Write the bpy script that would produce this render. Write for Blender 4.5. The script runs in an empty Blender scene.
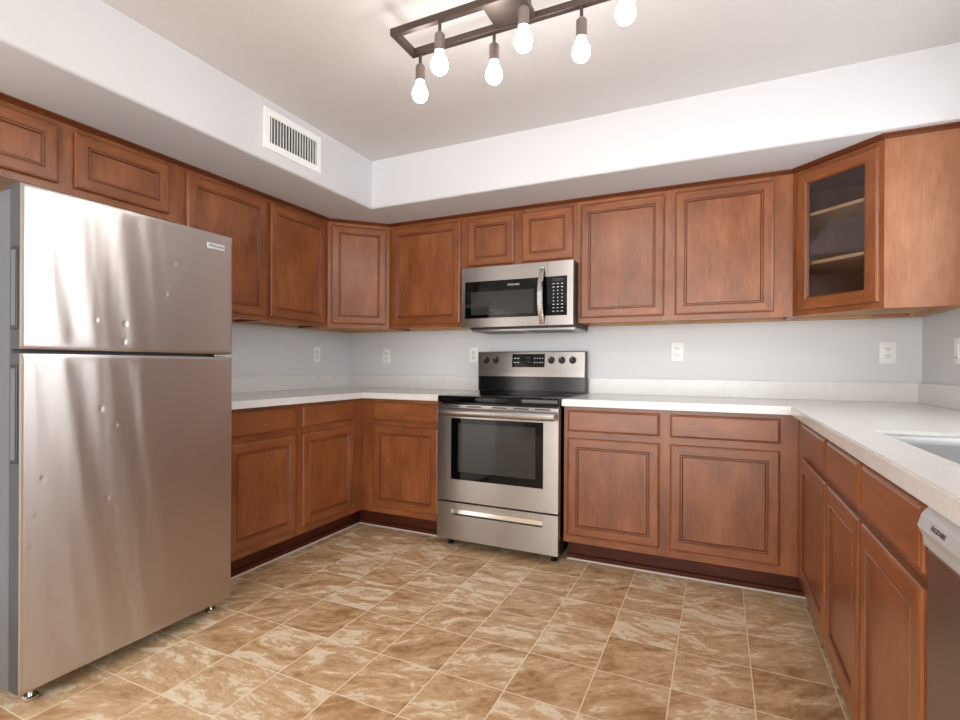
import bpy, bmesh, math, random
from mathutils import Vector, Matrix
random.seed(7)
PI = math.pi
SC = bpy.context.scene
COL = SC.collection

# ------------------------------------------------------------------ camera
W = 3.728            # room width (x), left wall x=0, back wall y=0
ZC, ZS = 2.422, 2.112  # ceiling, soffit underside
F = 512.29
cd = bpy.data.cameras.new('camera'); cam = bpy.data.objects.new('camera', cd); COL.objects.link(cam)
cd.sensor_width = 36; cd.lens = F * 36 / 960
cd.shift_x = (480 - 476.1) / 960; cd.shift_y = (366.15 - 360) / 960
cd.clip_start = .02
cam.matrix_world = (Matrix.Translation((2.7728, -3.3956, 1.0944)) @ Matrix.Rotation(.44214, 4, 'Z')
                    @ Matrix.Rotation(PI / 2 - .00096, 4, 'X') @ Matrix.Rotation(.00546, 4, 'Z'))
SC.camera = cam
# ------------------------------------------------------------------ world, daylight and added rear fill
wd = bpy.data.worlds.new('world'); SC.world = wd; wd.use_nodes = True
bg = wd.node_tree.nodes['Background']; bg.inputs[0].default_value = (.86, .93, 1, 1); bg.inputs[1].default_value = 1.5
def area(name, loc, rot, sx, sy, power, color):
    l = bpy.data.lights.new(name, 'AREA'); l.shape = 'RECTANGLE'; l.size = sx; l.size_y = sy
    l.energy = power; l.color = color
    o = bpy.data.objects.new(name, l); COL.objects.link(o); o.location = loc; o.rotation_euler = rot
    return o
area('rear_fill', (2.0, -5.86, 1.15), (PI / 2, 0, 0), 2.9, 2.0, 150, (1, .985, .96))  # added fill from behind, set in the invented patio opening
area('daylight_sink_window', (W + .16, -1.55, 1.62), (0, PI / 2, 0), .95, 1.3, 30, (.93, .97, 1))
BULB = 54
SC.view_settings.view_transform = 'Standard'; SC.view_settings.look = 'None'
SC.view_settings.exposure = -0.22; SC.view_settings.gamma = 1; SC.view_settings.use_curve_mapping = False

# ------------------------------------------------------------------ materials
def lin(r, g, b):
    f = lambda c: (c / 255 / 12.92) if c / 255 <= .04045 else ((c / 255 + .055) / 1.055) ** 2.4
    return (f(r), f(g), f(b), 1)
def new_mat(name, col=(.8, .8, .8, 1), rough=.5, metal=0, **k):
    m = bpy.data.materials.new(name); m.use_nodes = True
    b = m.node_tree.nodes['Principled BSDF']
    b.inputs['Base Color'].default_value = col; b.inputs['Roughness'].default_value = rough
    b.inputs['Metallic'].default_value = metal
    for a, v in k.items(): b.inputs[a.replace('_', ' ')].default_value = v
    return m
class NT:
    def __init__(s, m): s.t = m.node_tree; s.b = s.t.nodes['Principled BSDF']
    def n(s, typ, **k):
        o = s.t.nodes.new(typ)
        for a, v in k.items():
            if hasattr(o, a): setattr(o, a, v)
            else: o.inputs[a.replace('_', ' ')].default_value = v
        return o
    def l(s, a, b): s.t.links.new(a, b)
    def math(s, op, a, b=None):
        o = s.t.nodes.new('ShaderNodeMath'); o.operation = op
        for i, x in enumerate((a, b)):
            if x is None: continue
            if isinstance(x, (int, float)): o.inputs[i].default_value = x
            else: s.l(x, o.inputs[i])
        return o.outputs[0]
    def ramp(s, fac, stops):
        o = s.t.nodes.new('ShaderNodeValToRGB'); e = o.color_ramp.elements
        while len(e) > 1: e.remove(e[0])
        e[0].position = stops[0][0]; e[0].color = stops[0][1]
        for p, c in stops[1:]:
            x = e.new(p); x.color = c
        s.l(fac, o.inputs[0]); return o.outputs[0]
    def mix(s, fac, a, b, mode='MIX'):
        o = s.t.nodes.new('ShaderNodeMix'); o.data_type = 'RGBA'; o.blend_type = mode
        for i, x in ((0, fac), (6, a), (7, b)):
            if isinstance(x, (int, float)): o.inputs[i].default_value = x
            elif isinstance(x, tuple): o.inputs[i].default_value = x
            else: s.l(x, o.inputs[i])
        return o.outputs[2]
    def bump(s, h, strength, dist):
        o = s.t.nodes.new('ShaderNodeBump'); o.inputs['Strength'].default_value = strength
        o.inputs['Distance'].default_value = dist; s.l(h, o.inputs['Height']); s.l(o.outputs[0], s.b.inputs['Normal'])
        return o
def wood(name, axis, dark, mid, light, rough=.36, coat=.7):
    m = new_mat(name, mid, rough); n = NT(m)
    n.b.inputs['Coat Weight'].default_value = coat; n.b.inputs['Coat Roughness'].default_value = .3; n.b.inputs['Specular IOR Level'].default_value = .22
    tc = n.n('ShaderNodeTexCoord'); oi = n.n('ShaderNodeObjectInfo')
    off = n.n('ShaderNodeVectorMath', operation='ADD'); n.l(tc.outputs['Object'], off.inputs[0])
    sc = n.n('ShaderNodeVectorMath', operation='SCALE'); sc.inputs[0].default_value = (7, 3, 11)
    n.l(oi.outputs['Random'], sc.inputs['Scale']); n.l(sc.outputs[0], off.inputs[1])
    mp = n.n('ShaderNodeMapping'); n.l(off.outputs[0], mp.inputs[0])
    s = [52, 52, 52]; s['xyz'.index(axis)] = 5; mp.inputs['Scale'].default_value = s
    g = n.n('ShaderNodeTexNoise', Scale=2.2, Detail=6, Roughness=.6, Distortion=.3); n.l(mp.outputs[0], g.inputs['Vector'])
    mp2 = n.n('ShaderNodeMapping'); n.l(off.outputs[0], mp2.inputs[0])
    s2 = [7, 7, 7]; s2['xyz'.index(axis)] = 2.6; mp2.inputs['Scale'].default_value = s2
    g2 = n.n('ShaderNodeTexNoise', Scale=1.3, Detail=4, Roughness=.6); n.l(mp2.outputs[0], g2.inputs['Vector'])
    fac = n.math('ADD', n.math('MULTIPLY', g.outputs[0], .38), n.math('MULTIPLY', g2.outputs[0], .62))
    c = n.ramp(fac, [(.32, dark), (.5, mid), (.68, light)])
    v = n.math('ADD', n.math('MULTIPLY', oi.outputs['Random'], .12), .94)
    hs = n.n('ShaderNodeHueSaturation'); n.l(c, hs.inputs['Color']); n.l(v, hs.inputs['Value'])
    n.l(hs.outputs[0], n.b.inputs['Base Color'])
    n.l(n.math('ADD', n.math('MULTIPLY', g2.outputs[0], .18), rough - .09), n.b.inputs['Roughness'])
    n.bump(g.outputs[0], .06, .002)
    return m
D_, M_, L_ = lin(104, 55, 27), lin(134, 76, 40), lin(157, 95, 55)
woodV = wood('maple_vertical', 'z', D_, M_, L_)
woodH = wood('maple_horizontal', 'x', D_, M_, L_)
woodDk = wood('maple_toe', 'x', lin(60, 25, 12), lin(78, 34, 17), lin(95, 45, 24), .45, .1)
woodGroove = new_mat('groove_line', lin(92, 46, 25), .4)  # darker tone for the grooves of the door profile
woodEnd = wood('end_panel', 'z', lin(142, 90, 61), lin(159, 107, 77), lin(176, 125, 94), .4, .1)
woodRaw = wood('raw_maple', 'x', lin(182, 140, 102), lin(200, 160, 122), lin(212, 178, 142), .6, 0)
def paint(name, col, sc, st, rough=.6):
    m = new_mat(name, col, rough); n = NT(m)
    tc = n.n('ShaderNodeTexCoord'); g = n.n('ShaderNodeTexNoise', Scale=sc, Detail=3, Roughness=.6)
    n.l(tc.outputs['Object'], g.inputs['Vector']); n.bump(g.outputs[0], st, .002)
    return m
m_wall = paint('wall_paint', lin(219, 220, 222), 120, .25)
m_soff = paint('soffit_paint', lin(214, 214, 217), 110, .2)
m_ceil = paint('ceiling_paint', lin(216, 213, 212), 90, .7, .8)
m_white = new_mat('white_plastic', lin(246, 246, 245), .3)
m_trim = new_mat('white_trim', lin(240, 240, 238), .4)
m_dark = new_mat('dark_recess', lin(22, 20, 20), .5)
m_black = new_mat('black_enamel', lin(14, 14, 15), .16)
m_blackp = new_mat('black_plastic', lin(20, 20, 21), .38)
m_glassb = new_mat('black_glass', lin(7, 7, 8), .04, Specular_IOR_Level=.28)
m_win = new_mat('oven_window', lin(50, 50, 48), .06, Specular_IOR_Level=.35)
m_grey = new_mat('grey_enamel', lin(96, 99, 103), .4)
m_greyd = new_mat('dark_grey_plastic', lin(62, 63, 66), .4)
m_print = new_mat('print_white', lin(215, 216, 218), .5)
m_printd = new_mat('print_dark', lin(60, 60, 62), .5)
m_bronze = new_mat('bronze_metal', lin(88, 76, 71), .42, .7)
m_chrome = new_mat('chrome', lin(215, 214, 212), .12, 1)
m_brass = new_mat('socket_brushed', lin(150, 136, 130), .32, .9)
m_caulk = new_mat('caulk', lin(205, 198, 188), .5)
def steel(name, col, rough, an=.6):
    m = new_mat(name, col, rough, 1); n = NT(m)
    n.b.inputs['Anisotropic'].default_value = an; n.b.inputs['Anisotropic Rotation'].default_value = .25
    t = n.n('ShaderNodeTangent', direction_type='RADIAL', axis='Z'); n.l(t.outputs[0], n.b.inputs['Tangent'])
    tc = n.n('ShaderNodeTexCoord'); mp = n.n('ShaderNodeMapping'); n.l(tc.outputs['Object'], mp.inputs[0])
    mp.inputs['Scale'].default_value = (3, 3, 260)
    g = n.n('ShaderNodeTexNoise', Scale=1.5, Detail=2); n.l(mp.outputs[0], g.inputs['Vector'])
    n.l(n.math('ADD', n.math('MULTIPLY', g.outputs[0], .02), rough - .01), n.b.inputs['Roughness'])
    return m
m_steel = steel('brushed_steel', lin(172, 167, 164), .32, .8)
m_fridge = steel('fridge_steel', lin(200, 193, 189), .31, .9)
m_sink = steel('sink_steel', lin(188, 190, 192), .3, .3)
m_dwsil = new_mat('silver_panel', lin(205, 207, 210), .35, .3)
m_bulb = new_mat('bulb_glass', (1, 1, 1, 1), .2)
b_ = m_bulb.node_tree.nodes['Principled BSDF']
b_.inputs['Emission Color'].default_value = (1, .98, .95, 1); b_.inputs['Emission Strength'].default_value = BULB
m_glass = new_mat('cabinet_glass', (1, 1, 1, 1), .0); b_ = m_glass.node_tree.nodes['Principled BSDF']
b_.inputs['Transmission Weight'].default_value = 1; b_.inputs['IOR'].default_value = 1.5

# counter
m_cnt = new_mat('quartz', lin(206, 200, 194), .22); n = NT(m_cnt)
tc = n.n('ShaderNodeTexCoord'); g = n.n('ShaderNodeTexNoise', Scale=160, Detail=4, Roughness=.7); n.l(tc.outputs['Object'], g.inputs['Vector'])
g2 = n.n('ShaderNodeTexNoise', Scale=22, Detail=4); n.l(tc.outputs['Object'], g2.inputs['Vector'])
f = n.math('ADD', n.math('MULTIPLY', g.outputs[0], .7), n.math('MULTIPLY', g2.outputs[0], .3))
n.l(n.ramp(f, [(.3, lin(214, 211, 208)), (.5, lin(224, 222, 220)), (.7, lin(233, 232, 230))]), n.b.inputs['Base Color'])
# floor
m_floor = new_mat('vinyl_tile', lin(190, 155, 115), .42); n = NT(m_floor)
geo = n.n('ShaderNodeTexCoord'); sp = n.n('ShaderNodeSeparateXYZ'); n.l(geo.outputs['Object'], sp.inputs[0])
tx, ty, x0, y0 = .2533, .2573, 1.8715, -1.5375
ux = n.math('DIVIDE', n.math('SUBTRACT', sp.outputs[0], x0), tx); uy = n.math('DIVIDE', n.math('SUBTRACT', sp.outputs[1], y0), ty)
ix, iy = n.math('FLOOR', ux), n.math('FLOOR', uy)
fx, fy = n.math('SUBTRACT', ux, ix), n.math('SUBTRACT', uy, iy)
dx = n.math('MULTIPLY', n.math('MINIMUM', fx, n.math('SUBTRACT', 1, fx)), tx)
dy = n.math('MULTIPLY', n.math('MINIMUM', fy, n.math('SUBTRACT', 1, fy)), ty)
dd = n.math('MINIMUM', dx, dy)
cid = n.n('ShaderNodeCombineXYZ'); n.l(ix, cid.inputs[0]); n.l(iy, cid.inputs[1])
wn = n.n('ShaderNodeTexWhiteNoise', noise_dimensions='3D'); n.l(cid.outputs[0], wn.inputs[0])
cs = n.n('ShaderNodeVectorMath', operation='SCALE'); n.l(wn.outputs['Color'], cs.inputs[0]); cs.inputs['Scale'].default_value = 30
av = n.n('ShaderNodeVectorMath', operation='ADD'); n.l(geo.outputs['Object'], av.inputs[0]); n.l(cs.outputs[0], av.inputs[1])
rt = n.n('ShaderNodeVectorRotate', rotation_type='Z_AXIS'); n.l(geo.outputs['Object'], rt.inputs[0])
n.l(n.math('ADD', n.math('MULTIPLY', wn.outputs['Value'], .9), -.75), rt.inputs['Angle'])
av2 = n.n('ShaderNodeVectorMath', operation='ADD'); n.l(rt.outputs[0], av2.inputs[0]); n.l(cs.outputs[0], av2.inputs[1])
mp = n.n('ShaderNodeMapping'); n.l(av2.outputs[0], mp.inputs[0]); mp.inputs['Scale'].default_value = (3.6, 7.5, 5)
na = n.n('ShaderNodeTexNoise', Scale=1.25, Detail=7, Roughness=.58, Distortion=1.2); n.l(mp.outputs[0], na.inputs['Vector'])
nb = n.n('ShaderNodeTexNoise', Scale=6.5, Detail=7, Roughness=.62, Distortion=.9); n.l(mp.outputs[0], nb.inputs['Vector'])
tone = n.math('ADD', n.math('ADD', n.math('MULTIPLY', na.outputs[0], .66), n.math('MULTIPLY', nb.outputs[0], .34)),
              n.math('MULTIPLY', n.math('SUBTRACT', wn.outputs['Value'], .5), .1))
base = n.ramp(tone, [(.32, lin(160, 120, 82)), (.42, lin(190, 152, 112)), (.50, lin(210, 176, 137)), (.545, lin(216, 186, 149)), (.565, lin(231, 210, 179)), (.7, lin(240, 225, 201))])
grout = n.math('LESS_THAN', dd, .0021)
n.l(n.mix(grout, base, lin(238, 221, 192)), n.b.inputs['Base Color'])
n.l(n.math('ADD', n.math('MULTIPLY', nb.outputs[0], .25), .3), n.b.inputs['Roughness'])
n.bump(n.math('ADD', n.math('MULTIPLY', nb.outputs[0], .5), n.math('MINIMUM', n.math('MULTIPLY', dd, 160), 1)), .12, .002)

# ------------------------------------------------------------------ mesh helpers
def link(name, bm, mats, parent=None, smooth=False, loc=None, rotz=0, kind=None):
    me = bpy.data.meshes.new(name); bmesh.ops.recalc_face_normals(bm, faces=bm.faces) if not getattr(bm, 'keep', False) else None
    bm.to_mesh(me); bm.free()
    for m in (mats if isinstance(mats, (list, tuple)) else [mats]): me.materials.append(m)
    if smooth:
        for p in me.polygons: p.use_smooth = True
        try: me.set_sharp_from_angle(angle=math.radians(35))
        except Exception: pass
    o = bpy.data.objects.new(name, me); COL.objects.link(o)
    if parent: o.parent = parent
    if loc: o.location = loc
    o.rotation_euler[2] = rotz
    if kind: o['kind'] = kind
    return o
def box(bm, x0, x1, y0, y1, z0, z1, bev=0, mi=0, seg=1):
    x0, x1 = sorted((x0, x1)); y0, y1 = sorted((y0, y1)); z0, z1 = sorted((z0, z1))
    vs = [bm.verts.new(p) for p in ((x0, y0, z0), (x1, y0, z0), (x1, y1, z0), (x0, y1, z0), (x0, y0, z1), (x1, y0, z1), (x1, y1, z1), (x0, y1, z1))]
    fs = [bm.faces.new([vs[i] for i in q]) for q in ((0, 3, 2, 1), (4, 5, 6, 7), (0, 1, 5, 4), (1, 2, 6, 5), (2, 3, 7, 6), (3, 0, 4, 7))]
    for f in fs: f.material_index = mi
    if bev:
        es = {e for f in fs for e in f.edges}
        r = bmesh.ops.bevel(bm, geom=list(es), offset=bev, segments=seg, affect='EDGES', profile=.5)
        for f in r['faces']: f.material_index = mi
    return fs
def prism(bm, pts, z0, z1, mi=0):
    a = [bm.verts.new((x, y, z0)) for x, y in pts]; b = [bm.verts.new((x, y, z1)) for x, y in pts]
    n = len(pts); fs = [bm.faces.new(a), bm.faces.new(b)]
    for i in range(n): fs.append(bm.faces.new((a[i], a[(i + 1) % n], b[(i + 1) % n], b[i])))
    for f in fs: f.material_index = mi
    return fs
def lathe(bm, prof, c=(0, 0, 0), axis='z', seg=24, mi=0):
    """prof: list of (radius, height) along axis"""
    rings = []
    for r, h in prof:
        ring = []
        for i in range(seg):
            a = 2 * PI * i / seg; u, v = r * math.cos(a), r * math.sin(a)
            p = {'z': (u, v, h), 'y': (u, h, v), 'x': (h, u, v)}[axis]
            ring.append(bm.verts.new((c[0] + p[0], c[1] + p[1], c[2] + p[2])))
        rings.append(ring)
    for a, b in zip(rings, rings[1:]):
        for i in range(seg):
            f = bm.faces.new((a[i], a[(i + 1) % seg], b[(i + 1) % seg], b[i])); f.material_index = mi
    for r in (rings[0], rings[-1]):
        f = bm.faces.new(r); f.material_index = mi
def sweep(bm, path, prof, mi=0):
    """profile (2D, closed) swept on straight mitred XY path; prof (out, z), out = to the right of travel"""
    rings = []
    for i, p in enumerate(path):
        p = Vector(p); d0 = (p - Vector(path[i - 1])).normalized() if i else None
        d1 = (Vector(path[i + 1]) - p).normalized() if i < len(path) - 1 else None
        if d0 is None: d0 = d1
        if d1 is None: d1 = d0
        n0 = Vector((d0.y, -d0.x)); n1 = Vector((d1.y, -d1.x)); m = (n0 + n1).normalized(); k = 1 / max(.3, m.dot(n0))
        rings.append([bm.verts.new((p.x + m.x * o * k, p.y + m.y * o * k, z)) for o, z in prof])
    n = len(prof)
    for a, b in zip(rings, rings[1:]):
        for i in range(n):
            f = bm.faces.new((a[i], a[(i + 1) % n], b[(i + 1) % n], b[i])); f.material_index = mi
    bm.faces.new(rings[0]); bm.faces.new(rings[-1])
def BM(): return bmesh.new()
def empty(name, loc=(0, 0, 0), rotz=0, label=None, cat=None, group=None):
    o = bpy.data.objects.new(name, None); COL.objects.link(o); o.location = loc; o.rotation_euler[2] = rotz
    o.empty_display_size = .1
    return tag(o, label, cat, group)
def tag(o, label, cat=None, group=None):
    if label: o['label'] = label
    if cat: o['category'] = cat
    if group: o['group'] = group
    return o
def text(name, s, size, parent, M, mat, depth=.0004):
    c = bpy.data.curves.new(name + '_curve', 'FONT'); c.body = s; c.size = size; c.extrude = depth
    c.align_x = 'CENTER'; c.align_y = 'CENTER'; c.resolution_u = 2
    t = bpy.data.objects.new(name + '_tmp', c); COL.objects.link(t)
    bpy.context.view_layer.update()
    me = bpy.data.meshes.new_from_object(t.evaluated_get(bpy.context.evaluated_depsgraph_get()))
    me.transform(M); bpy.data.objects.remove(t)
    me.materials.clear(); me.materials.append(mat); me.name = name
    o = bpy.data.objects.new(name, me); COL.objects.link(o); o.parent = parent
    return o

# ------------------------------------------------------------------ room shell
T = .12; YR = -5.8
bm = BM(); box(bm, -T, W + T, YR - T, T, -.1, 0); link('floor', bm, m_floor, kind='structure')
bm = BM(); box(bm, -T, W + T, YR - T, T, ZC, ZC + .1); link('ceiling', bm, m_ceil, kind='structure')
bm = BM(); box(bm, -T, 0, YR - T, T, 0, ZC); link('wall_left', bm, m_wall, kind='structure')
bm = BM(); box(bm, 0, W, 0, T, 0, ZC); link('wall_back', bm, m_wall, kind='structure')
wy0, wy1, wz0, wz1 = -2.25, -.85, 1.13, 2.12
bm = BM()
box(bm, W, W + T, YR - T, wy0, 0, ZC); box(bm, W, W + T, wy1, T, 0, ZC)
box(bm, W, W + T, wy0, wy1, 0, wz0); box(bm, W, W + T, wy0, wy1, wz1, ZC)
link('wall_right', bm, m_wall, kind='structure')
bm = BM()
box(bm, 0, .5, YR - T, YR, 0, ZC); box(bm, 3.5, W, YR - T, YR, 0, ZC); box(bm, .5, 3.5, YR - T, YR, 2.2, ZC)
link('wall_rear', bm, m_wall, kind='structure')
# sink window with blinds (behind the photo's right edge, seen only in the steel)
w = empty('window_1', (W, (wy0 + wy1) / 2, wz0)); w['kind'] = 'structure'
hw, hh = (wy1 - wy0) / 2, wz1 - wz0
bm = BM()
for a, b, c_, d in ((-hw, -hw + .05, 0, hh), (hw - .05, hw, 0, hh), (-hw + .05, hw - .05, 0, .05), (-hw + .05, hw - .05, hh - .05, hh), (-.025, .025, .05, hh - .05)):
    box(bm, .06, .10, a, b, c_, d)
link('window_frame', bm, m_trim, w)
bm = BM(); k = .08
while k < hh - .06:
    fs = box(bm, .018, .046, -hw + .012, hw - .012, k, k + .0025); k += .034
sl = link('blind', bm, m_white, w); sl['kind'] = 'stuff'
# unseen patio opening, added behind the camera as a daylight source
dr = empty('added_door_1', (2.0, YR, 0)); dr['kind'] = 'structure'
bm = BM()
for a, b, c_, d in ((-1.5, -1.42, 0, 2.2), (1.42, 1.5, 0, 2.2), (-.05, .05, .06, 2.12), (-1.42, 1.42, 0, .06), (-1.42, 1.42, 2.12, 2.2)):
    box(bm, a, b, -.09, -.03, c_, d)
link('added_door_frame', bm, m_trim, dr)

# soffit (L shape, rounded lower edge)
sx, sy = .7243, .6696
def soffit_profile(r=.016):
    return [(0, ZC)] + [(0, ZS + r)] + [(-r + r * math.cos(a), ZS + r - r * math.sin(a)) for a in (PI / 8, PI / 4, 3 * PI / 8)] + [(-r, ZS)]
bm = BM()
prof = soffit_profile()
path = [(sx, YR), (sx, -sy), (W, -sy)]
# rings along path for the visible surfaces + back edges to the walls
def soff_ring(i):
    out = []
    for o, z in prof:
        out.append({0: (sx + o, YR, z), 1: (sx + o, -sy - o, z), 2: (W, -sy - o, z)}[i])
    return out
R = [[bm.verts.new(p) for p in soff_ring(i)] for i in range(3)]
for a, b in zip(R, R[1:]):
    for i in range(len(prof) - 1): bm.faces.new((a[i], a[i + 1], b[i + 1], b[i]))
c0 = bm.verts.new((0, YR, ZS)); c1 = bm.verts.new((0, 0, ZS)); c2 = bm.verts.new((W, 0, ZS))
bm.faces.new((c0, c1, R[1][-1], R[0][-1])); bm.faces.new((c1, c2, R[2][-1], R[1][-1]))
t0 = bm.verts.new((0, YR, ZC)); t1 = bm.verts.new((0, 0, ZC)); t2 = bm.verts.new((W, 0, ZC))
bm.faces.new((t0, t1, R[1][0], R[0][0])); bm.faces.new((t1, t2, R[2][0], R[1][0]))
bm.faces.new((c0, c1, t1, t0)); bm.faces.new((c1, c2, t2, t1)); bm.faces.new([t0, c0] + list(reversed(R[0]))); bm.faces.new([t2, c2] + list(reversed(R[2])))
s = link('trim_1', bm, m_soff, smooth=True, kind='structure')
s['label'] = 'white painted drywall soffit above the wall cabinets'

# ------------------------------------------------------------------ cabinet parts
DP = [(0, 0), (0, .013), (.0035, .017), (.010, .019), (.046, .019), (.0485, .0155), (.0515, .0155), (.0535, .0185), (.0575, .0185), (.062, .0125)]
GL = {5, 8}    # profile steps given the darker groove colour
def door_mesh(bm, x0, x1, z0, z1, glass=False, st=None):
    """local: face in XZ, back at y=0, front toward -y"""
    prof = DP if not glass else [(0, 0), (0, .013), (.0035, .017), (.010, .019), (.050, .019), (.054, .0155), (.057, .0155), (.063, .008), (.063, 0)]
    if x1 - x0 < .0 : pass
    rings = []
    for ins, d in prof:
        rings.append([bm.verts.new(p) for p in ((x0 + ins, -d, z0 + ins), (x1 - ins, -d, z0 + ins), (x1 - ins, -d, z1 - ins), (x0 + ins, -d, z1 - ins))])
    for k, (a, b) in enumerate(zip(rings, rings[1:])):
        for i in range(4):
            f = bm.faces.new((a[i], a[(i + 1) % 4], b[(i + 1) % 4], b[i]))
            f.material_index = 2 if (not glass and k in GL) or (glass and k == 6) else (1 if i in (0, 2) else 0)
    if not glass:
        bm.faces.new(rings[-1]).material_index = 0; bm.faces.new(rings[0]).material_index = 0
    else:
        for i in range(4): bm.faces.new((rings[0][i], rings[0][(i + 1) % 4], rings[-1][(i + 1) % 4], rings[-1][i]))
WM = [woodV, woodH, woodGroove]
def add_door(root, x0, x1, z0, z1, y, rotz=0, loc=None, glass=False, label=None):
    bm = BM(); door_mesh(bm, -(x1 - x0) / 2, (x1 - x0) / 2, 0, z1 - z0, glass)
    o = link('door', bm, WM, root, loc=loc or ((x0 + x1) / 2, y, z0), rotz=rotz)
    if label: o['label'] = label
    return o
def add_drawer(root, x0, x1, z0, z1, y, name='drawer'):
    h = z1 - z0; w_ = x1 - x0; bm = BM(); rings = []
    for ins, d in ((0, 0), (0, .012), (.003, .0155), (.008, .017), (.0105, .019)):
        rings.append([bm.verts.new(p) for p in ((-w_ / 2 + ins, -d, ins), (w_ / 2 - ins, -d, ins), (w_ / 2 - ins, -d, h - ins), (-w_ / 2 + ins, -d, h - ins))])
    for a, b in zip(rings, rings[1:]):
        for i in range(4): bm.faces.new((a[i], a[(i + 1) % 4], b[(i + 1) % 4], b[i])).material_index = 0
    bm.faces.new(rings[-1]); bm.faces.new(rings[0])
    return link(name, bm, [woodH], root, loc=((x0 + x1) / 2, y, z0))
def frame_mesh(bm, w, z0, z1, yf, holes, t=.019):
    """face frame, front at yf (negative y is front), with rectangular openings behind doors (kept as stiles/rails)"""
    xs = sorted({0, w} | {h[0] for h in holes} | {h[1] for h in holes}); zs = sorted({z0, z1} | {h[2] for h in holes} | {h[3] for h in holes})
    for i in range(len(xs) - 1):
        col_hole = [h for h in holes if h[0] <= xs[i] + 1e-6 and h[1] >= xs[i + 1] - 1e-6]
        if not col_hole:
            box(bm, xs[i], xs[i + 1], yf, yf + t, z0, z1, 0, 0); continue
        for j in range(len(zs) - 1):
            if any(h[2] <= zs[j] + 1e-6 and h[3] >= zs[j + 1] - 1e-6 for h in col_hole): continue
            box(bm, xs[i], xs[i + 1], yf, yf + t, zs[j], zs[j + 1], 0, 1)
OV = .013
def upper(loc, rotz, w, z0, doors, label, crown=True, z1=ZS - .017, ends=()):
    """root at wall, local x along wall, -y into the room"""
    r = empty('wall_cabinet', (loc[0], loc[1], z0), rotz, label, 'cabinet')
    H = z1 - z0
    bm = BM()
    box(bm, 0, .016, -.286, 0, 0, H); box(bm, w - .016, w, -.286, 0, 0, H)
    box(bm, .016, w - .016, -.006, 0, 0.016, H); box(bm, .016, w - .016, -.286, -.006, H - .016, H)
    link('body', bm, woodV, r)
    bm = BM(); box(bm, .016, w - .016, -.286, -.006, .016, .03); box(bm, .016, w - .016, -.05, -.006, 0, .016); link('bottom_panel', bm, woodRaw, r)
    bm = BM(); holes = [(a + OV, b - OV, c - z0 + OV, d - z0 - OV) for a, b, c, d in doors]
    frame_mesh(bm, w, 0, H, -.305, holes); link('face_frame', bm, [woodV, woodH], r)
    for a, b, c, d in doors: add_door(r, a, b, c - z0, d - z0, -.3055)
    return r
CROWN = [(0, 0), (.010, 0), (.014, .005), (.022, .008), (.026, .011), (.026, .0165), (0, .0165)]

# left wall: local x runs towards -y when rotated; use rotz=PI/2: local x -> +y, local -y -> +x
def left_upper(ya, yb, z0, doors, label):
    return upper((0, ya, 0), PI / 2, yb - ya, z0, [(a - ya, b - ya, c, d) for a, b, c, d in doors], label)
left_upper(-2.69, -1.715, 1.805, [(-2.640, -2.229, 1.835, 2.071), (-2.170, -1.760, 1.835, 2.071)], 'short two-door wooden wall cabinet above the refrigerator')
left_upper(-1.715, -1.141, 1.357, [(-1.668, -1.163, 1.385, 2.071)], 'tall wooden wall cabinet on the left wall, next to the refrigerator')
left_upper(-1.141, -.611, 1.357, [(-1.127, -.650, 1.385, 2.071)], 'tall wooden wall cabinet on the left wall, beside the left corner cabinet')
def back_upper(xa, xb, z0, doors, label):
    return upper((xa, 0, 0), 0, xb - xa, z0, [(a - xa, b - xa, c, d) for a, b, c, d in doors], label)
back_upper(.611, 1.224, 1.357, [(.636, 1.195, 1.383, 2.071)], 'single-door wooden wall cabinet left of the microwave')
back_upper(1.224, 1.994, 1.729, [(1.251, 1.580, 1.757, 2.071), (1.636, 1.965, 1.757, 2.071)], 'short two-door wooden wall cabinet above the microwave')
back_upper(1.994, W - .611, 1.357, [(2.013, 2.491, 1.386, 2.071), (2.549, 3.030, 1.386, 2.071)], 'wide two-door wooden wall cabinet right of the microwave')

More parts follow.
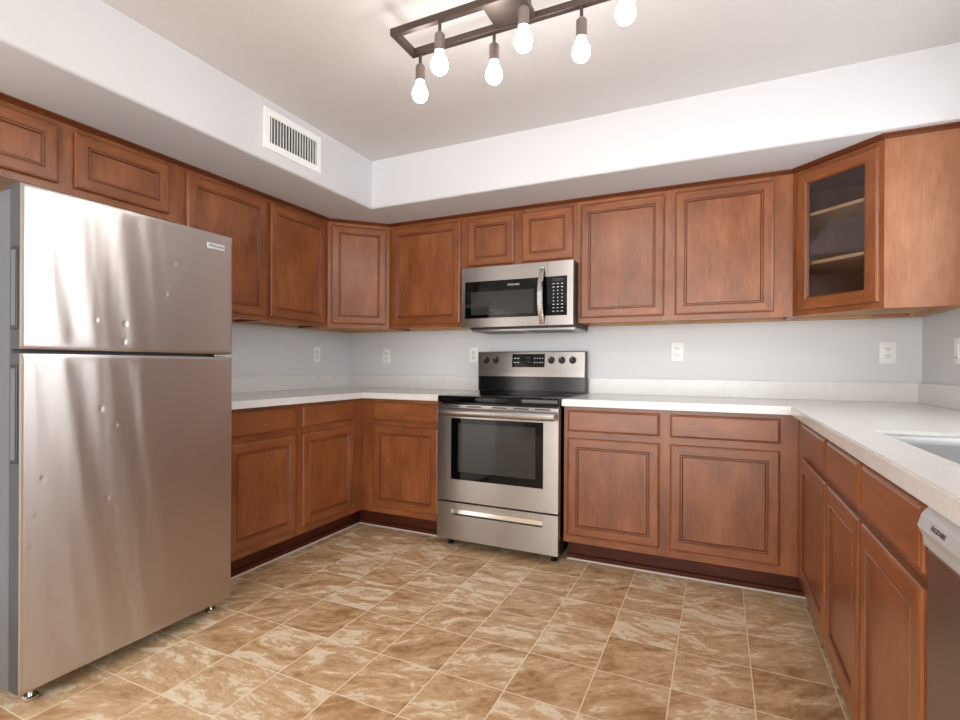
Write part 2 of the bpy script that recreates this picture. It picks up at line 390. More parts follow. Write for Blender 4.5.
# corner cabinets
def corner_upper(cx, sgn, glass, label):
    """cx: wall corner x; sgn=+1 room to the right of corner (left corner), -1 for right corner"""
    z0, z1 = 1.357, ZS - .017; H = z1 - z0
    r = empty('corner_wall_cabinet', (cx, 0, z0), 0, label, 'cabinet')
    P = lambda a, b: (sgn * a, -b)
    A, B = .61, .305
    t = .019 / math.sqrt(2)
    bm = BM()
    # two wall backs, two ends, top
    prism(bm, [P(0, 0), P(A, 0), P(A, .008), P(.008, .008), P(.008, A), P(0, A)], .016, H)
    prism(bm, [P(A - .016, .008), P(A, .008), P(A, B - .001), P(A - .016, B - .001 + .0 + .016 * .0)], 0, H)
    prism(bm, [P(.008, .008), P(A - .016, .008), P(A - .016, B - .016), P(B - .016, A - .016), P(.008, A - .016)], H - .016, H)
    link('body', bm, woodV, r)
    bm = BM(); prism(bm, [P(0, A - .016), P(B - .001, A - .016), P(B - .001, A), P(0, A)], -.001 if glass else 0, H)
    link('end_panel', bm, woodEnd if glass else woodV, r)
    if glass:
        r.children[-1]['label'] = 'pale wooden end panel'
    bm = BM(); prism(bm, [P(.008, .008), P(A - .016, .008), P(A - .016, B - .016), P(B - .016, A - .016), P(.008, A - .016)], .018, .034)
    prism(bm, [P(.008, .008), P(A - .016, .008), P(A - .016, .045), P(.008, .045)], 0, .018)
    prism(bm, [P(.008, .045), P(.045, .045), P(.045, A - .016), P(.008, A - .016)], 0, .018)
    link('bottom_panel', bm, woodRaw, r)
    # diagonal face frame: from P(A,B) to P(B,A)
    L = B * math.sqrt(2)
    ang = -PI / 4 if sgn < 0 else PI / 4
    start = P(A, B) if sgn < 0 else P(B, A)
    holes = [(.045, L - .045, .045, H - .035)]
    bm = BM(); frame_mesh(bm, L, 0, H, 0, holes, .018); link('face_frame', bm, [woodV, woodH], r, loc=(start[0], start[1], 0), rotz=ang)
    nrm = Vector((math.sin(ang), -math.cos(ang), 0)); dv = Vector((math.cos(ang), math.sin(ang), 0))
    w0, w1 = (.028, L - .014) if glass else (.026, L - .026)
    mid = Vector((start[0], start[1], 0)) + dv * ((w0 + w1) / 2) + nrm * .0005
    d = add_door(r, w0, w1, .028, 2.071 - z0, 0, rotz=ang, loc=(mid.x, mid.y, .028), glass=glass)
    if glass:
        d['label'] = 'wooden door framing a glass pane'
        hw = (w1 - w0) / 2; hh = 2.071 - z0 - .028
        bm = BM(); box(bm, -hw + .058, hw - .058, -.006, -.003, .058, hh - .058); link('glass_pane', bm, m_glass, d)
        for zz in (1.612 - z0, 1.857 - z0):
            bm = BM(); prism(bm, [P(.009, .009), P(A - .017, .009), P(A - .017, B - .022), P(B - .022, A - .017), P(.009, A - .017)], zz, zz + .016)
            link('shelf', bm, woodRaw, r)
    return r
corner_upper(0, 1, False, 'diagonal wooden corner wall cabinet with solid door, left rear corner')
corner_upper(W, -1, True, 'diagonal wooden corner wall cabinet with glass door and shelves')
# loose wood strip under the glass corner cabinet
bm = BM(); box(bm, W - .27, W - .13, -.30, -.28, 1.340, 1.3565); link('mounting_cleat', bm, woodH); tag(bpy.data.objects['mounting_cleat'], 'small dark wooden block fixed under the glass-door corner cabinet', 'block')
# crown
e = .001
bm = BM()
cz = ZS - .0168
sweep(bm, [(.305, -2.69), (.305, -.61), (.61, -.305), (W - .61, -.305), (W - .305, -.61), (W - .002, -.61)], [(a - .004 if a == 0 else a, cz + b) for a, b in CROWN])
cr = link('crown_moulding', bm, [wood('crown_maple', 'x', lin(84, 42, 22), lin(104, 54, 28), lin(122, 66, 36), .38, .2)]); cr['kind'] = 'structure'; cr.name = 'trim_2'
cr['label'] = 'narrow wooden crown moulding between wall cabinets and soffit'

# ---- base cabinets
ZT = .876; TK = .122
def base(loc, rotz, w, doors, drawers, label, toe0=0, toe1=None, fr=.61, corner=False):
    r = empty('base_cabinet', loc, rotz, label, 'cabinet')
    bm = BM()
    box(bm, 0, .016, -fr + .019, 0, TK, ZT - .002); box(bm, w - .016, w, -fr + .019, 0, TK, ZT - .002)
    box(bm, .016, w - .016, -fr + .019, 0, TK, TK + .016); box(bm, .016, w - .016, -.006, 0, TK + .016, ZT - .002)
    link('body', bm, woodV, r)
    bm = BM()
    frame_mesh(bm, w, TK, ZT - .001, -fr, [(a + OV, b - OV, c + OV, d - OV) for a, b, c, d in doors + drawers])
    link('face_frame', bm, [woodV, woodH], r)
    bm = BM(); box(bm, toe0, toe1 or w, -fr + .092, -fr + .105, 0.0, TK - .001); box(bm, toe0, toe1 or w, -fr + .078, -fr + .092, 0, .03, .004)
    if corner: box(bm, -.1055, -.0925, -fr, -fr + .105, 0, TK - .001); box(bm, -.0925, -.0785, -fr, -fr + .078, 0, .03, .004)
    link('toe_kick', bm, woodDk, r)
    for a, b, c, d in doors: add_door(r, a, b, c, d, -fr - .0005)
    for a, b, c, d in drawers: add_drawer(r, a, b, c, d, -fr - .0005)
    return r
def left_base(ya, yb, doors, drawers, label, **k):
    S = lambda L: [(a - ya, b - ya, c, d) for a, b, c, d in L]
    return base((0, ya, 0), PI / 2, yb - ya, S(doors), S(drawers), label, **k)
left_base(-1.700, -1.196, [(-1.665, -1.222, .165, .700)], [(-1.665, -1.222, .737, .852)], 'wooden base cabinet beside the refrigerator, scuffed toe kick')
left_base(-1.196, -.6105, [(-1.168, -.720, .165, .700)], [(-1.168, -.720, .737, .852)], 'wooden base cabinet on the left wall, at the inner corner')
def back_base(xa, xb, doors, drawers, label, **k):
    S = lambda L: [(a - xa, b - xa, c, d) for a, b, c, d in L]
    return base((xa, 0, 0), 0, xb - xa, S(doors), S(drawers), label, **k)
back_base(.6105, 1.228, [(.712, 1.204, .165, .700)], [(.712, 1.204, .737, .852)], 'narrow wooden base cabinet left of the range', toe0=-.09, corner=True)
XR = 3.110   # right run face-frame plane
back_base(1.998, XR - .001, [(2.022, 2.500, .165, .700), (2.552, 3.035, .165, .700)], [(2.022, 2.500, .737, .852), (2.552, 3.035, .737, .852)], 'wide two-door wooden base cabinet right of the range', toe1=1.17)
def right_base(ya, yb, doors, drawers, label, **k):   # rotz=-PI/2: local x -> -y
    S = lambda L: [(yb - b, yb - a, c, d) for a, b, c, d in L]
    return base((W, yb, 0), -PI / 2, yb - ya, S(doors), S(drawers), label, fr=W - XR, **k)
right_base(-1.380, -.6105, [(-1.362, -.815, .192, .711)], [(-1.362, -.840, .738, .857)], 'single-door wooden base cabinet on the right, in the rear corner', toe0=-.09)
rb = right_base(-2.283, -1.3805, [(-1.812, -1.398, .192, .711), (-2.262, -1.846, .192, .711)], [(-1.812, -1.398, .738, .857), (-2.262, -1.846, .738, .857)], 'two-door wooden sink base cabinet next to the dishwasher')
# end panel after the dishwasher
bm = BM(); box(bm, XR, W, -2.915, -2.897, 0, ZT - .001); ep = link('counter_end_panel', bm, woodV)
tag(ep, 'wooden end panel holding up the counter past the dishwasher', 'panel')

# caulk line at the floor
bm = BM()
sweep(bm, [(.532, -1.70), (.532, -.532), (1.228, -.532)], [(0, 0), (.006, 0), (.002, .006), (0, .007)])
c = link('trim_3', bm, m_caulk); c['kind'] = 'structure'
bm = BM()
sweep(bm, [(1.998, -.532), (XR + .078, -.532)], [(0, 0), (.006, 0), (.002, .006), (0, .007)])
c = link('trim_4', bm, m_caulk); c['kind'] = 'structure'

# ------------------------------------------------------------------ countertops
CD = .6538; CT = .914
def top_edge(bm, pts, z0, z1, b=.004):
    fs = prism(bm, pts, z0, z1)
    es = list(fs[1].edges)
    bmesh.ops.bevel(bm, geom=es, offset=b, segments=2, affect='EDGES')
ct = empty('countertop', (0, 0, ZT), 0, 'L-shaped pale stone countertop between the refrigerator and range', 'countertop')
bm = BM(); top_edge(bm, [(.001, -.001), (.001, -1.70), (CD, -1.70), (CD, -CD), (1.231, -CD), (1.231, -.001)], 0, CT - ZT); link('slab', bm, m_cnt, ct)
bm = BM(); box(bm, .001, .021, -1.70, -.0215, CT - ZT, 1.017 - ZT, .002); link('backsplash', bm, m_cnt, ct)
bm = BM(); box(bm, .001, 1.231, -.021, -.001, CT - ZT, 1.017 - ZT, .002); link('backsplash', bm, m_cnt, ct)
ct = empty('countertop', (W, 0, ZT), 0, 'long L-shaped pale stone countertop holding the sink', 'countertop')
XE = W - CD; hx0, hx1, hy0, hy1 = 3.186, 3.61, -2.255, -1.553
bm = BM()
# slab with rectangular hole as bevelled ring: outer L and hole bridged in strips
outer = [(1.996, -.001), (1.996, -CD), (XE, -CD), (XE, -2.93), (W - .001, -2.93), (W - .001, -.001)]
def grid_slab(bm, cells, z0, z1):
    """union of cells on a shared grid -> watertight slab"""
    xs = sorted({c[0] for c in cells} | {c[1] for c in cells}); ys = sorted({c[2] for c in cells} | {c[3] for c in cells})
    occ = {}
    for i in range(len(xs) - 1):
        for j in range(len(ys) - 1):
            mx, my = (xs[i] + xs[i + 1]) / 2, (ys[j] + ys[j + 1]) / 2
            occ[i, j] = any(c[0] < mx < c[1] and c[2] < my < c[3] for c in cells)
    V = {}
    def v(i, j, k):
        if (i, j, k) not in V: V[i, j, k] = bm.verts.new((xs[i], ys[j], (z0, z1)[k]))
        return V[i, j, k]
    for (i, j), o in occ.items():
        if not o: continue
        bm.faces.new((v(i, j, 1), v(i + 1, j, 1), v(i + 1, j + 1, 1), v(i, j + 1, 1)))
        bm.faces.new((v(i, j, 0), v(i, j + 1, 0), v(i + 1, j + 1, 0), v(i + 1, j, 0)))
        for di, dj, a, b in ((-1, 0, (i, j), (i, j + 1)), (1, 0, (i + 1, j), (i + 1, j + 1)), (0, -1, (i, j), (i + 1, j)), (0, 1, (i, j + 1), (i + 1, j + 1))):
            if not occ.get((i + di, j + dj)): bm.faces.new((v(*a, 0), v(*b, 0), v(*b, 1), v(*a, 1)))
    bmesh.ops.recalc_face_normals(bm, faces=bm.faces)
    es = [e for e in bm.edges if len(e.link_faces) == 2 and e.calc_face_angle(0) > 1 and all(abs(q.co.z - z1) < 1e-5 for q in e.verts)]
    bmesh.ops.bevel(bm, geom=es, offset=.004, segments=2, affect='EDGES')
cells = [(1.996, XE, -CD, -.001), (XE, W - .001, -1.553, -.001), (XE, hx0, hy0, -1.553), (hx1, W - .001, hy0, -1.553), (XE, W - .001, -2.93, hy0)]
grid_slab(bm, cells, 0, CT - ZT)
for v in bm.verts: v.co.x -= W
link('slab', bm, m_cnt, ct)
bm = BM(); box(bm, 1.996 - W, -.001, -.021, -.001, CT - ZT, 1.017 - ZT, .002); link('backsplash', bm, m_cnt, ct)
bm = BM(); box(bm, -.021, -.001, -2.93, -.0215, CT - ZT, 1.017 - ZT, .002); link('backsplash', bm, m_cnt, ct)
# sink
sk = empty('kitchen_sink', ((hx0 + hx1) / 2, (hy0 + hy1) / 2, .68), 0, 'undermount stainless steel sink in the right-hand counter', 'sink')
bm = BM(); ax, ay = (hx1 - hx0) / 2 + .006, (hy1 - hy0) / 2 + .006
rings = []
for gx, z in ((-.007, .224), (-.008, .20), (-.016, .03), (-.022, .012), (-.045, .004), (-.16, 0)):
    ring = []
    rr = .014
    for (qx, qy, a0) in ((1, 1, 0), (-1, 1, PI / 2), (-1, -1, PI), (1, -1, 3 * PI / 2)):
        for s_ in range(5):
            a = a0 + s_ * PI / 8
            ring.append(bm.verts.new((qx * (ax + gx - rr) + rr * math.cos(a), qy * (ay + gx - rr) + rr * math.sin(a), z)))
    rings.append(ring)
for a, b in zip(rings, rings[1:]):
    for i in range(20): bm.faces.new((a[i], a[(i + 1) % 20], b[(i + 1) % 20], b[i]))
bm.faces.new(rings[-1])
o = link('basin', bm, m_sink, sk, smooth=True)
sm = o.modifiers.new('thickness', 'SOLIDIFY'); sm.thickness = .0012
bm = BM(); lathe(bm, [(.001, .003), (.03, .003), (.045, .005), (.047, .001)], seg=24); link('drain', bm, m_chrome, sk, smooth=True)

# ------------------------------------------------------------------ refrigerator
FX = .82; fy0, fy1 = -2.567, -1.802; fc = (fy0 + fy1) / 2
fr = empty('refrigerator', (0, fc, 0), 0, 'large stainless steel top-freezer refrigerator with dented doors', 'refrigerator')
hw = (fy1 - fy0) / 2
bm = BM(); box(bm, .05, .745, -hw + .004, hw - .004, .05, 1.648, .006, 0, 2); link('body', bm, m_grey, fr)
dents = [(-2.353, 1.246), (-2.256, 1.24), (-2.26, 1.172), (-2.071, 1.492), (-2.025, 1.49), (-2.104, 1.369), (-2.286, .874), (-2.336, .936), (-2.506, .727), (-2.525, .608),
         (-2.289, .572), (-2.11, .579), (-2.228, .476), (-2.314, .619), (-2.479, .34), (-2.485, .168), (-2.43, .155), (-2.287, .432), (-2.226, .171), (-2.536, .514), (-2.47, .215), (-2.305, .334)]
from mathutils import noise as mn
def fridge_door(name, z0, z1):
    bm = BM(); ny, nz = 190, int((z1 - z0) / .0045)
    g = []
    for j in range(nz + 1):
        row = []
        z = z0 + (z1 - z0) * j / nz
        for i in range(ny + 1):
            y = -hw + 2 * hw * i / ny; wy = y + fc
            ed = min(y + hw, hw - y, z - z0, z1 - z)
            x = -.0035 * (1 - min(ed / .012, 1)) ** 2
            # slightly wavy sheet metal: mostly vertical ripples that lean with height
            fall = min(1, ed / .04)
            lf = max(0, min(1, (-2.08 - wy) / .12)); x += fall * (.0017 * lf * mn.noise(Vector(((y + .12 * z) * 15, 5, z * .7))) + .0010 * mn.noise(Vector(((y + .10 * z) * 9, 3, z * .8))) + .0014 * mn.noise(Vector(((y + .06 * z) * 3.2, 9, z * .6))) + .00016 * mn.noise(Vector((y * 38 + z, 1, z * 4))))
            for dy, dz in dents:
                q = ((wy - dy) / .0055) ** 2 + ((z - dz) / .0075) ** 2
                if q < 9: x -= .0009 * math.exp(-q)
            row.append(bm.verts.new((FX + x, y, z)))
        g.append(row)
    for j in range(nz):
        for i in range(ny): bm.faces.new((g[j][i], g[j][i + 1], g[j + 1][i + 1], g[j + 1][i]))
    # sides and back
    per = [g[0][i] for i in range(ny + 1)] + [g[j][ny] for j in range(1, nz + 1)] + [g[nz][i] for i in range(ny - 1, -1, -1)] + [g[j][0] for j in range(nz - 1, 0, -1)]
    bk = [bm.verts.new((.762, v.co.y, v.co.z)) for v in per]; n = len(per)
    for i in range(n): bm.faces.new((per[i], per[(i + 1) % n], bk[(i + 1) % n], bk[i])).material_index = 1
    bm.faces.new(bk).material_index = 1
    return link(name, bm, [m_fridge, m_greyd], fr, smooth=True)
d1 = fridge_door('freezer_door', 1.139, 1.655)
d2 = fridge_door('fridge_door', .062, 1.125)
bm = BM(); box(bm, .746, .7615, -hw + .012, hw - .012, 1.15, 1.645); link('gasket', bm, m_dark, d1)
bm = BM(); box(bm, .746, .7615, -hw + .012, hw - .012, .075, 1.115); link('gasket', bm, m_dark, d2)
for d, a, b in ((d1, 1.20, 1.46), (d2, .78, 1.09)):     # side pocket handles
    bm = BM(); box(bm, .768, .806, -hw - .0035, -hw + .001, a, b, .002); box(bm, .774, .800, -hw - .0045, -hw, a + .012, b - .012, 0, 1)
    link('pocket_handle', bm, [m_blackp, m_grey], d)
bm = BM(); box(bm, FX - .001, FX + .0032, -1.928 - fc, -1.846 - fc, 1.586, 1.611, .001); bd = link('badge', bm, m_dwsil, d1)
MX = Matrix.Translation((FX + .0034, -1.887 - fc, 1.5985)) @ Matrix(((0, 0, 1, 0), (1, 0, 0, 0), (0, 1, 0, 0), (0, 0, 0, 1)))
text('lettering', 'FRIGIDAIRE', .0135, bd, MX, m_printd)
for yy in (-hw + .06, hw - .05):
    bm = BM(); box(bm, .70, .765, yy - .03, yy + .03, .034, .052, .003); lathe(bm, [(.020, 0), (.022, .003), (.022, .014), (.018, .018), (.008, .018), (.008, .036)], (.752, yy, 0), seg=20)
    link('leveling_foot', bm, m_chrome, fr, smooth=True)
for yy in (-hw + .08, hw - .08):
    bm = BM(); lathe(bm, [(.02, -.012), (.02, .012)], (.12, yy, .02), 'y', 16); box(bm, .105, .135, yy - .014, yy + .014, .018, .055); link('roller', bm, m_blackp, fr)
bm = BM(); box(bm, .70, .775, -hw + .01, -hw + .055, 1.6485, 1.662, .003); link('hinge_cover', bm, m_greyd, fr)
bm = BM(); box(bm, .747, .80, hw - .07, hw - .02, 1.1265, 1.1375, .002); link('hinge', bm, m_chrome, fr)

# ------------------------------------------------------------------ range
RX = 1.612; rw = .3785
rg = empty('range', (RX, 0, 0), 0, 'freestanding stainless steel electric range with black glass cooktop', 'stove')
bm = BM(); box(bm, -rw + .004, rw - .004, -.640, -.03, .045, .900, .003); link('body', bm, m_black, rg)
bm = BM(); box(bm, -rw, rw, -.690, -.085, .873, .914, .008, 0, 3); ck = link('cooktop', bm, m_glassb, rg, smooth=True)
m_ring = new_mat('burner_print', lin(58, 58, 60), .12)
for bx, by, br in ((-.19, -.50, .095), (.19, -.50, .115), (-.19, -.23, .115), (.19, -.23, .085)):
    bm = BM()
    for r0 in (br, br * .62):
        a = [bm.verts.new((bx + r0 * math.cos(t), by + r0 * math.sin(t), .9143)) for t in [2 * PI * i / 48 for i in range(48)]]
        b = [bm.verts.new((bx + (r0 - .004) * math.cos(t), by + (r0 - .004) * math.sin(t), .9143)) for t in [2 * PI * i / 48 for i in range(48)]]
        for i in range(48): bm.faces.new((a[i], a[(i + 1) % 48], b[(i + 1) % 48], b[i]))
    link('burner', bm, m_ring, ck)
# backguard: black lower riser + steel panel tilted
bm = BM()
def xprism(bm, prof, x0, x1, mi=0):
    a = [bm.verts.new((x0, y, z)) for y, z in prof]; b = [bm.verts.new((x1, y, z)) for y, z in prof]; n = len(prof)
    fs = [bm.faces.new(a), bm.faces.new(b)] + [bm.faces.new((a[i], a[(i + 1) % n], b[(i + 1) % n], b[i])) for i in range(n)]
    for f in fs: f.material_index = mi
    return fs
xprism(bm, [(-.03, .9), (-.085, .9), (-.085, .93), (-.080, 1.021), (-.03, 1.021)], -rw + .002, rw - .002)
link('backguard', bm, m_black, rg)
bm = BM(); xprism(bm, [(-.03, 1.022), (-.108, 1.022), (-.108, 1.045), (-.090, 1.187), (-.080, 1.193), (-.03, 1.193)], -rw, rw)
cp = link('control_panel', bm, m_steel, rg)
bm = BM(); box(bm, -rw - .002, -rw, -.10, -.03, .92, 1.192); link('side_cap', bm, m_blackp, rg)
bm = BM(); box(bm, rw, rw + .002, -.10, -.03, .92, 1.192); link('side_cap', bm, m_blackp, rg)
sl = (.018) / .142
yat = lambda z: -.108 + (z - 1.045) * sl
tilt = math.atan(sl)
def on_panel(bm, x0, x1, z0, z1, p, mi=0):
    y0_, y1_ = yat(z0), yat(z1)
    vs = [bm.verts.new(q) for q in ((x0, y0_ + .001, z0), (x1, y0_ + .001, z0), (x1, y1_ + .001, z1), (x0, y1_ + .001, z1), (x0, y0_ - p, z0), (x1, y0_ - p, z0), (x1, y1_ - p, z1), (x0, y1_ - p, z1))]
    for q in ((0, 3, 2, 1), (4, 5, 6, 7), (0, 1, 5, 4), (1, 2, 6, 5), (2, 3, 7, 6), (3, 0, 4, 7)): bm.faces.new([vs[i] for i in q]).material_index = mi
bm = BM(); on_panel(bm, 1.488 - RX, 1.720 - RX, 1.086, 1.176, .0035); dsp = link('display', bm, m_glassb, cp)
for zz in (1.146, 1.118):
    for xx, hw_ in ((1.508, .0075), (1.531, .0075), (1.650, .004), (1.669, .004), (1.687, .004), (1.705, .004)):
        bm = BM(); on_panel(bm, xx - RX - hw_, xx - RX + hw_, zz - .0026, zz + .0026, .0042); link('button', bm, m_print, dsp)
for xx, zz, hw_, hh_ in ((1.603, 1.150, .016, .0035), (1.603, 1.122, .008, .0045), (1.583, 1.120, .004, .002), (1.624, 1.120, .004, .002)):
    bm = BM(); on_panel(bm, xx - RX - hw_, xx - RX + hw_, zz - hh_, zz + hh_, .0042); link('button', bm, m_printd, dsp)
for kx in (1.294, 1.366, 1.766, 1.838, 1.911):
    bm = BM(); lathe(bm, [(.023, 0), (.023, .006), (.018, .010), (.016, .024), (.001, .0245)], axis='y', seg=28)
    for v in bm.verts: v.co.y = -v.co.y
    box(bm, -.0055, .0055, -.036, -.018, -.017, .021, .002)
    k = link('knob', bm, m_blackp, cp, smooth=True, loc=(kx - RX, yat(1.133), 1.133)); k.rotation_euler[0] = -tilt
    bm = BM(); box(bm, -.0012, .0012, -.0368, -.0355, .004, .02); link('pointer', bm, m_print, k)
# oven door
bm = BM()
fy = -.690
xa, xb, za, zb = 1.328 - RX, 1.903 - RX, .417, .782     # window opening
for a, b, c_, d in ((-rw + .002, xa, .288, .862), (xb, rw - .002, .288, .862), (xa, xb, .288, za), (xa, xb, zb, .862)):
    box(bm, a, b, fy, -.642, c_, d, 0)
dv_ = link('oven_door', bm, m_steel, rg)
bm = BM(); box(bm, xa, xb, fy + .003, -.645, za, zb); link('window_surround', bm, m_glassb, dv_)
bm = BM(); box(bm, 1.375 - RX, 1.857 - RX, fy + .0018, fy + .0035, .465, .752); link('window', bm, m_win, dv_)
for a in (-.28, -.13, .03, .16, .285):
    bm = BM(); box(bm, a - .045, a + .045, fy - .0006, fy + .002, .8495, .857); link('vent_slot', bm, m_dark, dv_)
bm = BM()
sec = [(0.017 * math.cos(t), .0235 * math.sin(t)) for t in [2 * PI * i / 16 for i in range(16)]]
for s_ in (0,):
    a = [bm.verts.new((-rw + .036, fy - .042 + u, .820 + v)) for u, v in sec]; b = [bm.verts.new((rw - .012, fy - .042 + u, .820 + v)) for u, v in sec]
    for i in range(16): bm.faces.new((a[i], a[(i + 1) % 16], b[(i + 1) % 16], b[i]))
    bm.faces.new(a); bm.faces.new(b)
for e_ in (-rw + .05, rw - .03): box(bm, e_ - .012, e_ + .012, fy - .04, fy, .806, .834, .003)
link('handle', bm, m_steel, dv_, smooth=True)
# drawer
bm = BM(); za, zb = .204, .252; xa, xb = 1.330 - RX, 1.900 - RX
for a, b, c_, d in ((-rw + .002, xa, .058, .278), (xb, rw - .002, .058, .278), (xa, xb, .058, za), (xa, xb, zb, .278)): box(bm, a, b, fy, -.642, c_, d)
dw = link('storage_drawer', bm, m_steel, rg)
bm = BM(); xprism(bm, [(fy + .003, za), (fy + .022, za + .004), (fy + .026, zb - .010), (fy + .006, zb), (-.643, zb), (-.643, za)], xa, xb); 
box(bm, xa, xb, fy - .003, fy + .004, zb - .012, zb, .001)
link('recessed_pull', bm, m_chrome, dw)
for a in (-rw + .05, rw - .05):
    for b in (-.60, -.08):
        bm = BM(); lathe(bm, [(.018, 0), (.018, .012), (.009, .016), (.009, .046)], (a, b, 0), seg=16); link('foot', bm, m_blackp, rg)

# ------------------------------------------------------------------ microwave
mx0, mx1 = 1.248, 1.990; MC = (mx0 + mx1) / 2; mw = (mx1 - mx0) / 2; mz0, mz1 = 1.343, 1.7275
mv = empty('microwave', (MC, 0, mz0), 0, 'over-the-range stainless steel microwave with black glass door', 'microwave')
h = mz1 - mz0
bm = BM(); box(bm, -mw + .002, mw - .002, -.372, -.004, 0, h); link('body', bm, m_greyd, mv)
bm = BM(); box(bm, -mw + .04, mw - .002, -.345, -.02, -.012, -.0005); u_ = link('bottom_vent', bm, m_blackp, mv)
bm = BM(); box(bm, -mw + .045, mw - .004, -.335, -.02, -.024, -.0125); link('vent_tray', bm, m_steel, u_)
bm = BM(); box(bm, -mw + .06, -.04, -.30, -.08, -.0262, -.0242); box(bm, .04, mw - .06, -.30, -.08, -.0262, -.0242); link('grease_filter', bm, m_greyd, u_)
sx_ = 1.833 - MC; fy = -.400
def slab_hole(bm, x0, x1, z0, z1, hx0, hx1, hz0, hz1, ya, yb):
    for a, b, c_, d in ((x0, hx0, z0, z1), (hx1, x1, z0, z1), (hx0, hx1, z0, hz0), (hx0, hx1, hz1, z1)):
        if b - a > 1e-5: box(bm, a, b, ya, yb, c_, d)
bm = BM(); slab_hole(bm, -mw, sx_ - .001, 0, h, 1.272 - MC, sx_ - .001, 1.400 - mz0, 1.637 - mz0, fy, -.373)
md = link('door', bm, m_steel, mv)
bm = BM(); box(bm, 1.272 - MC, sx_ - .001, fy + .001, -.374, 1.400 - mz0, 1.637 - mz0); g1 = link('door_glass', bm, m_glassb, md)
bm = BM(); box(bm, 1.315 - MC, 1.742 - MC, fy + .0003, fy + .0015, 1.421 - mz0, 1.570 - mz0); link('window', bm, m_win, md)
text('lettering', 'FRIGIDAIRE', .0155, md, Matrix.Translation((1.61 - MC, fy, 1.604 - mz0)) @ Matrix.Rotation(PI / 2, 4, 'X'), m_print)
# handle arc
bm = BM(); prev = None
N = 22
for i in range(N + 1):
    t = i / N; z = (1.350 + t * (1.690 - 1.350)) - mz0; y = fy - .006 - .046 * math.sin(PI * t) ** .8
    wd_ = .0165; th = .0055
    ring = [bm.verts.new(p) for p in ((1.797 - MC - wd_, y + th, z), (1.797 - MC + wd_, y + th, z), (1.797 - MC + wd_ * .7, y - th, z), (1.797 - MC - wd_ * .7, y - th, z))]
    if prev:
        for k in range(4): bm.faces.new((prev[k], prev[(k + 1) % 4], ring[(k + 1) % 4], ring[k]))
    else: bm.faces.new(ring)
    prev = ring
bm.faces.new(prev)
for zz in (.012, h - .052): box(bm, 1.797 - MC - .011, 1.797 - MC + .011, fy - .013, fy, zz, zz + .022, .002)
link('handle', bm, m_chrome, md, smooth=True)
bm = BM(); slab_hole(bm, sx_ + .001, mw, 0, h, sx_ + .001, 1.953 - MC, 1.400 - mz0, 1.637 - mz0, fy, -.373)
mp_ = link('control_panel', bm, m_steel, mv)
bm = BM(); box(bm, sx_ + .001, 1.953 - MC, fy + .001, -.374, 1.400 - mz0, 1.637 - mz0); kp = link('keypad', bm, m_glassb, mp_)
bm = BM(); box(bm, 1.862 - MC, 1.93 - MC, fy + .0004, fy + .001, 1.606 - mz0, 1.626 - mz0); link('display', bm, m_win, kp)
for r_ in range(9):
    for c_ in range(3):
        wz = (.007, .0016) if r_ in (0, 7, 8) else ((.006, .0024) if r_ in (1, 6) else (.0032, .0026))
        xx = 1.869 - MC + c_ * .0265; zz = 1.592 - mz0 - r_ * .0208
        bm = BM(); box(bm, xx - wz[0], xx + wz[0], fy, fy + .001, zz - wz[1], zz + wz[1]); link('button', bm, m_print, kp)

# ------------------------------------------------------------------ dishwasher
d0, d1y = -2.893, -2.289; dc = (d0 + d1y) / 2; dh = (d1y - d0) / 2
dwr = empty('dishwasher', (W, dc, 0), 0, 'built-in dishwasher with silver control panel under the right counter', 'dishwasher')
LX = lambda x: x - W
bm = BM(); box(bm, LX(3.118), -.04, -dh + .004, dh - .004, .02, .868); link('body', bm, m_greyd, dwr)
bm = BM(); pr = [(3.112, .868), (3.098, .868), (3.084, .848), (3.079, .828), (3.086, .812), (3.088, .797), (3.112, .795)]
a = [bm.verts.new((LX(x), -dh, z)) for x, z in pr]; b = [bm.verts.new((LX(x), dh, z)) for x, z in pr]
for i in range(len(pr)): bm.faces.new((a[i], a[(i + 1) % len(pr)], b[(i + 1) % len(pr)], b[i]))
bm.faces.new(a); bm.faces.new(b); cpn = link('control_panel', bm, m_dwsil, dwr)
tl = math.atan2(.005, .020)
MX = Matrix.Translation((LX(3.0813), -2.372 - dc, .8385)) @ Matrix.Rotation(tl, 4, 'Y') @ Matrix(((0, 0, -1, 0), (-1, 0, 0, 0), (0, 1, 0, 0), (0, 0, 0, 1)))
text('lettering', 'FRIGIDAIRE', .0115, cpn, MX, m_printd)
bm = BM(); box(bm, LX(3.092), LX(3.117), -dh + .001, dh - .001, .115, .793, .003); link('door_panel', bm, m_steel, dwr)
bm = BM(); box(bm, LX(3.17), LX(3.185), -dh + .004, dh - .004, 0, .11); link('toe_panel', bm, m_blackp, dwr)

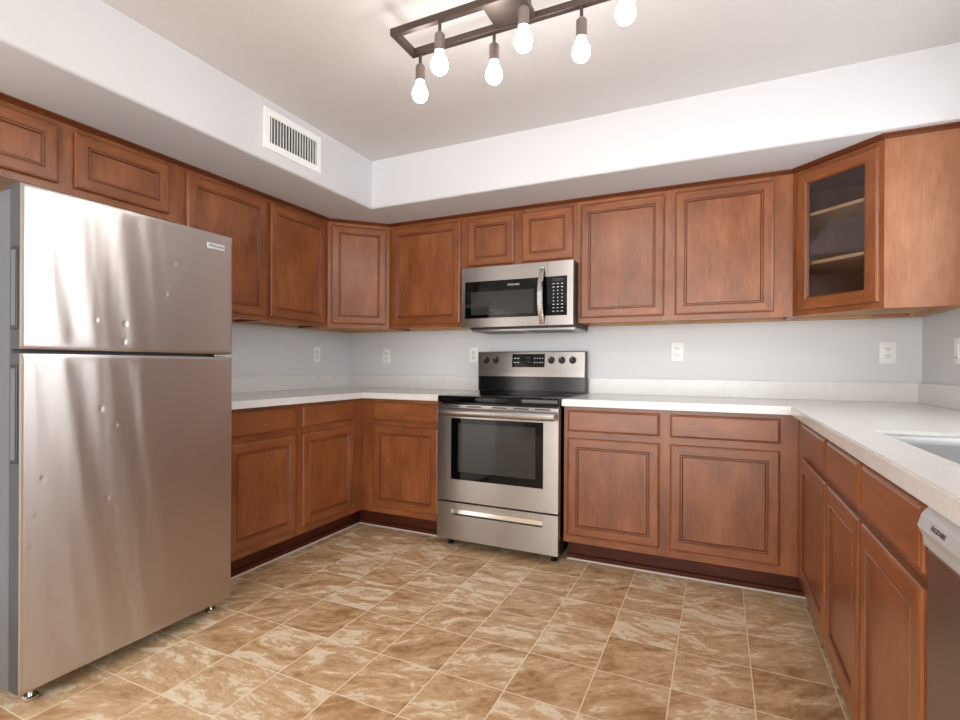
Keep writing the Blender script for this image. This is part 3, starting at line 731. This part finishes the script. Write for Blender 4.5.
# ------------------------------------------------------------------ outlets, switch, vent
def plate(name, loc, rotz, label, cat='outlet', group=None, kind='outlet'):
    r = empty(name, loc, rotz, label, cat, group)
    bm = BM(); box(bm, -.036, .036, -.006, -.0003, -.058, .058, .003, 0, 2); link('cover_plate', bm, m_white, r, smooth=True)
    if kind == 'outlet':
        for s_ in (-1, 1):
            cz_ = s_ * .0195
            bm = BM(); ring = [(.0165 * math.cos(t), max(-.0125, min(.0125, .0165 * math.sin(t)))) for t in [2 * PI * i / 28 for i in range(28)]]
            a = [bm.verts.new((x, -.006, cz_ + z)) for x, z in ring]; b = [bm.verts.new((x, -.0078, cz_ + z)) for x, z in ring]
            for i in range(28): bm.faces.new((a[i], a[(i + 1) % 28], b[(i + 1) % 28], b[i]))
            bm.faces.new(b); rc = link('socket', bm, m_trim, r)
            bm = BM()
            for xx, hh_ in ((-.0063, .0045), (.0063, .0038)): box(bm, xx - .0014, xx + .0014, -.0081, -.0076, cz_ + .003 - hh_, cz_ + .003 + hh_)
            lathe(bm, [(.0026, -.0081), (.0026, -.0076)], (0, 0, cz_ - .008), 'y', 10); link('slots', bm, m_dark, rc)
        bm = BM(); lathe(bm, [(.0028, -.0072), (.0028, -.006)], (0, 0, 0), 'y', 12); link('screw', bm, m_chrome, r)
    else:
        bm = BM(); box(bm, -.0175, .0175, -.0085, -.006, -.034, .034, .001); sw = link('rocker', bm, m_white, r)
        bm = BM(); box(bm, -.013, .013, -.0092, -.0084, -.030, -.027); link('rocker_gap', bm, m_dark, sw)
    return r
plate('wall_outlet', (.374, 0, 1.168), 0, 'white duplex outlet on the back wall, just right of the left corner')
plate('wall_outlet', (1.146, 0, 1.172), 0, 'white duplex outlet on the back wall, touching the range control panel')
plate('wall_outlet', (2.541, 0, 1.186), 0, 'white duplex outlet on the back wall below the wide two-door cabinet')
plate('wall_outlet', (3.584, 0, 1.174), 0, 'white duplex outlet on the back wall below the glass-door cabinet')
plate('wall_outlet', (0, -.384, 1.172), PI / 2, 'white duplex outlet on the left wall above the counter')
plate('light_switch', (W, -.450, 1.17), -PI / 2, 'white rocker switch plate on the right wall at the photo edge', 'switch', None, 'switch')

vt = empty('air_vent', (sx, -1.351, 2.2765), PI / 2, 'white wall register with vertical louvers on the left soffit', 'vent')
bm = BM(); vw, vh = .200, .1015; iw, ih = .165, .066
for a, b, c_, d in ((-vw, -iw, -vh, vh), (iw, vw, -vh, vh), (-iw, iw, -vh, -ih), (-iw, iw, ih, vh)): box(bm, a, b, -.008, -.0004, c_, d)
link('frame', bm, m_white, vt)
bm = BM(); box(bm, -iw, iw, -.0014, -.0006, -ih, ih); link('duct_opening', bm, m_dark, vt)
for i in range(17):
    x = -iw + (i + .5) * 2 * iw / 17
    bm = BM(); box(bm, -.0012, .0012, -.0045, .0045, -ih, ih)
    o = link('louver', bm, m_white, vt, loc=(x, -.0065, 0), rotz=math.radians(-8))

# ------------------------------------------------------------------ ceiling light
lx0, lx1, ly0, ly1, lz = 1.672, 2.556, -1.828, -1.670, 2.308
lc = ((lx0 + lx1) / 2, (ly0 + ly1) / 2)
cl = empty('ceiling_light', (lc[0], lc[1], ZC), 0, 'bronze rectangular ceiling light with six bare round bulbs', 'light')
rel = lambda x, y, z: (x - lc[0], y - lc[1], z - ZC)
bm = BM(); t = .022; X0, X1, Y0, Y1 = lx0 - lc[0], lx1 - lc[0], ly0 - lc[1], ly1 - lc[1]; Z0 = lz - ZC; Z1 = Z0 + .026
box(bm, X0, X1, Y0, Y0 + t, Z0, Z1, .001); box(bm, X0, X1, Y1 - t, Y1, Z0, Z1, .001)
box(bm, X0, X0 + t, Y0 + t, Y1 - t, Z0, Z1, .001); box(bm, X1 - t, X1, Y0 + t, Y1 - t, Z0, Z1, .001)
link('frame', bm, m_bronze, cl)
bm = BM(); box(bm, -.075, .075, Y0 + t, Y1 - t, Z0 + .004, Z1 - .004, .001)
lathe(bm, [(.006, Z0 + .001), (.006, Z0 + .004)], (-.05, .03, 0), seg=12); lathe(bm, [(.006, Z0 + .001), (.006, Z0 + .004)], (.05, .03, 0), seg=12)
link('mounting_plate', bm, m_bronze, cl)
bm = BM(); box(bm, -.06, .06, -.055, .055, Z1 - .004, -.0005, .002); link('canopy', bm, m_bronze, cl)
for xx, yy in ((1.713, -1.6815), (2.027, -1.6815), (2.348, -1.6815), (1.876, -1.8165), (2.190, -1.8165), (2.515, -1.8165)):
    x, y = xx - lc[0], yy - lc[1]
    bm = BM(); lathe(bm, [(.006, -.042), (.006, .0)], seg=14); st = link('stem', bm, m_bronze, cl, smooth=True, loc=(x, y, Z0))
    bm = BM(); lathe(bm, [(.005, -.036), (.010, -.038), (.0175, -.046), (.0185, -.050), (.0185, -.105), (.016, -.105), (.0155, -.06), (.001, -.058)], seg=24); link('socket', bm, m_brass, cl, smooth=True, loc=(x, y, Z0))
    bm = BM(); prof = [(.001, -.088), (.0125, -.089), (.0135, -.108), (.016, -.116), (.024, -.130), (.0285, -.142), (.030, -.153), (.0285, -.165), (.024, -.174), (.016, -.181), (.008, -.1835), (.001, -.184)]
    lathe(bm, prof, seg=24); link('bulb', bm, m_bulb, cl, smooth=True, loc=(x, y, Z0))
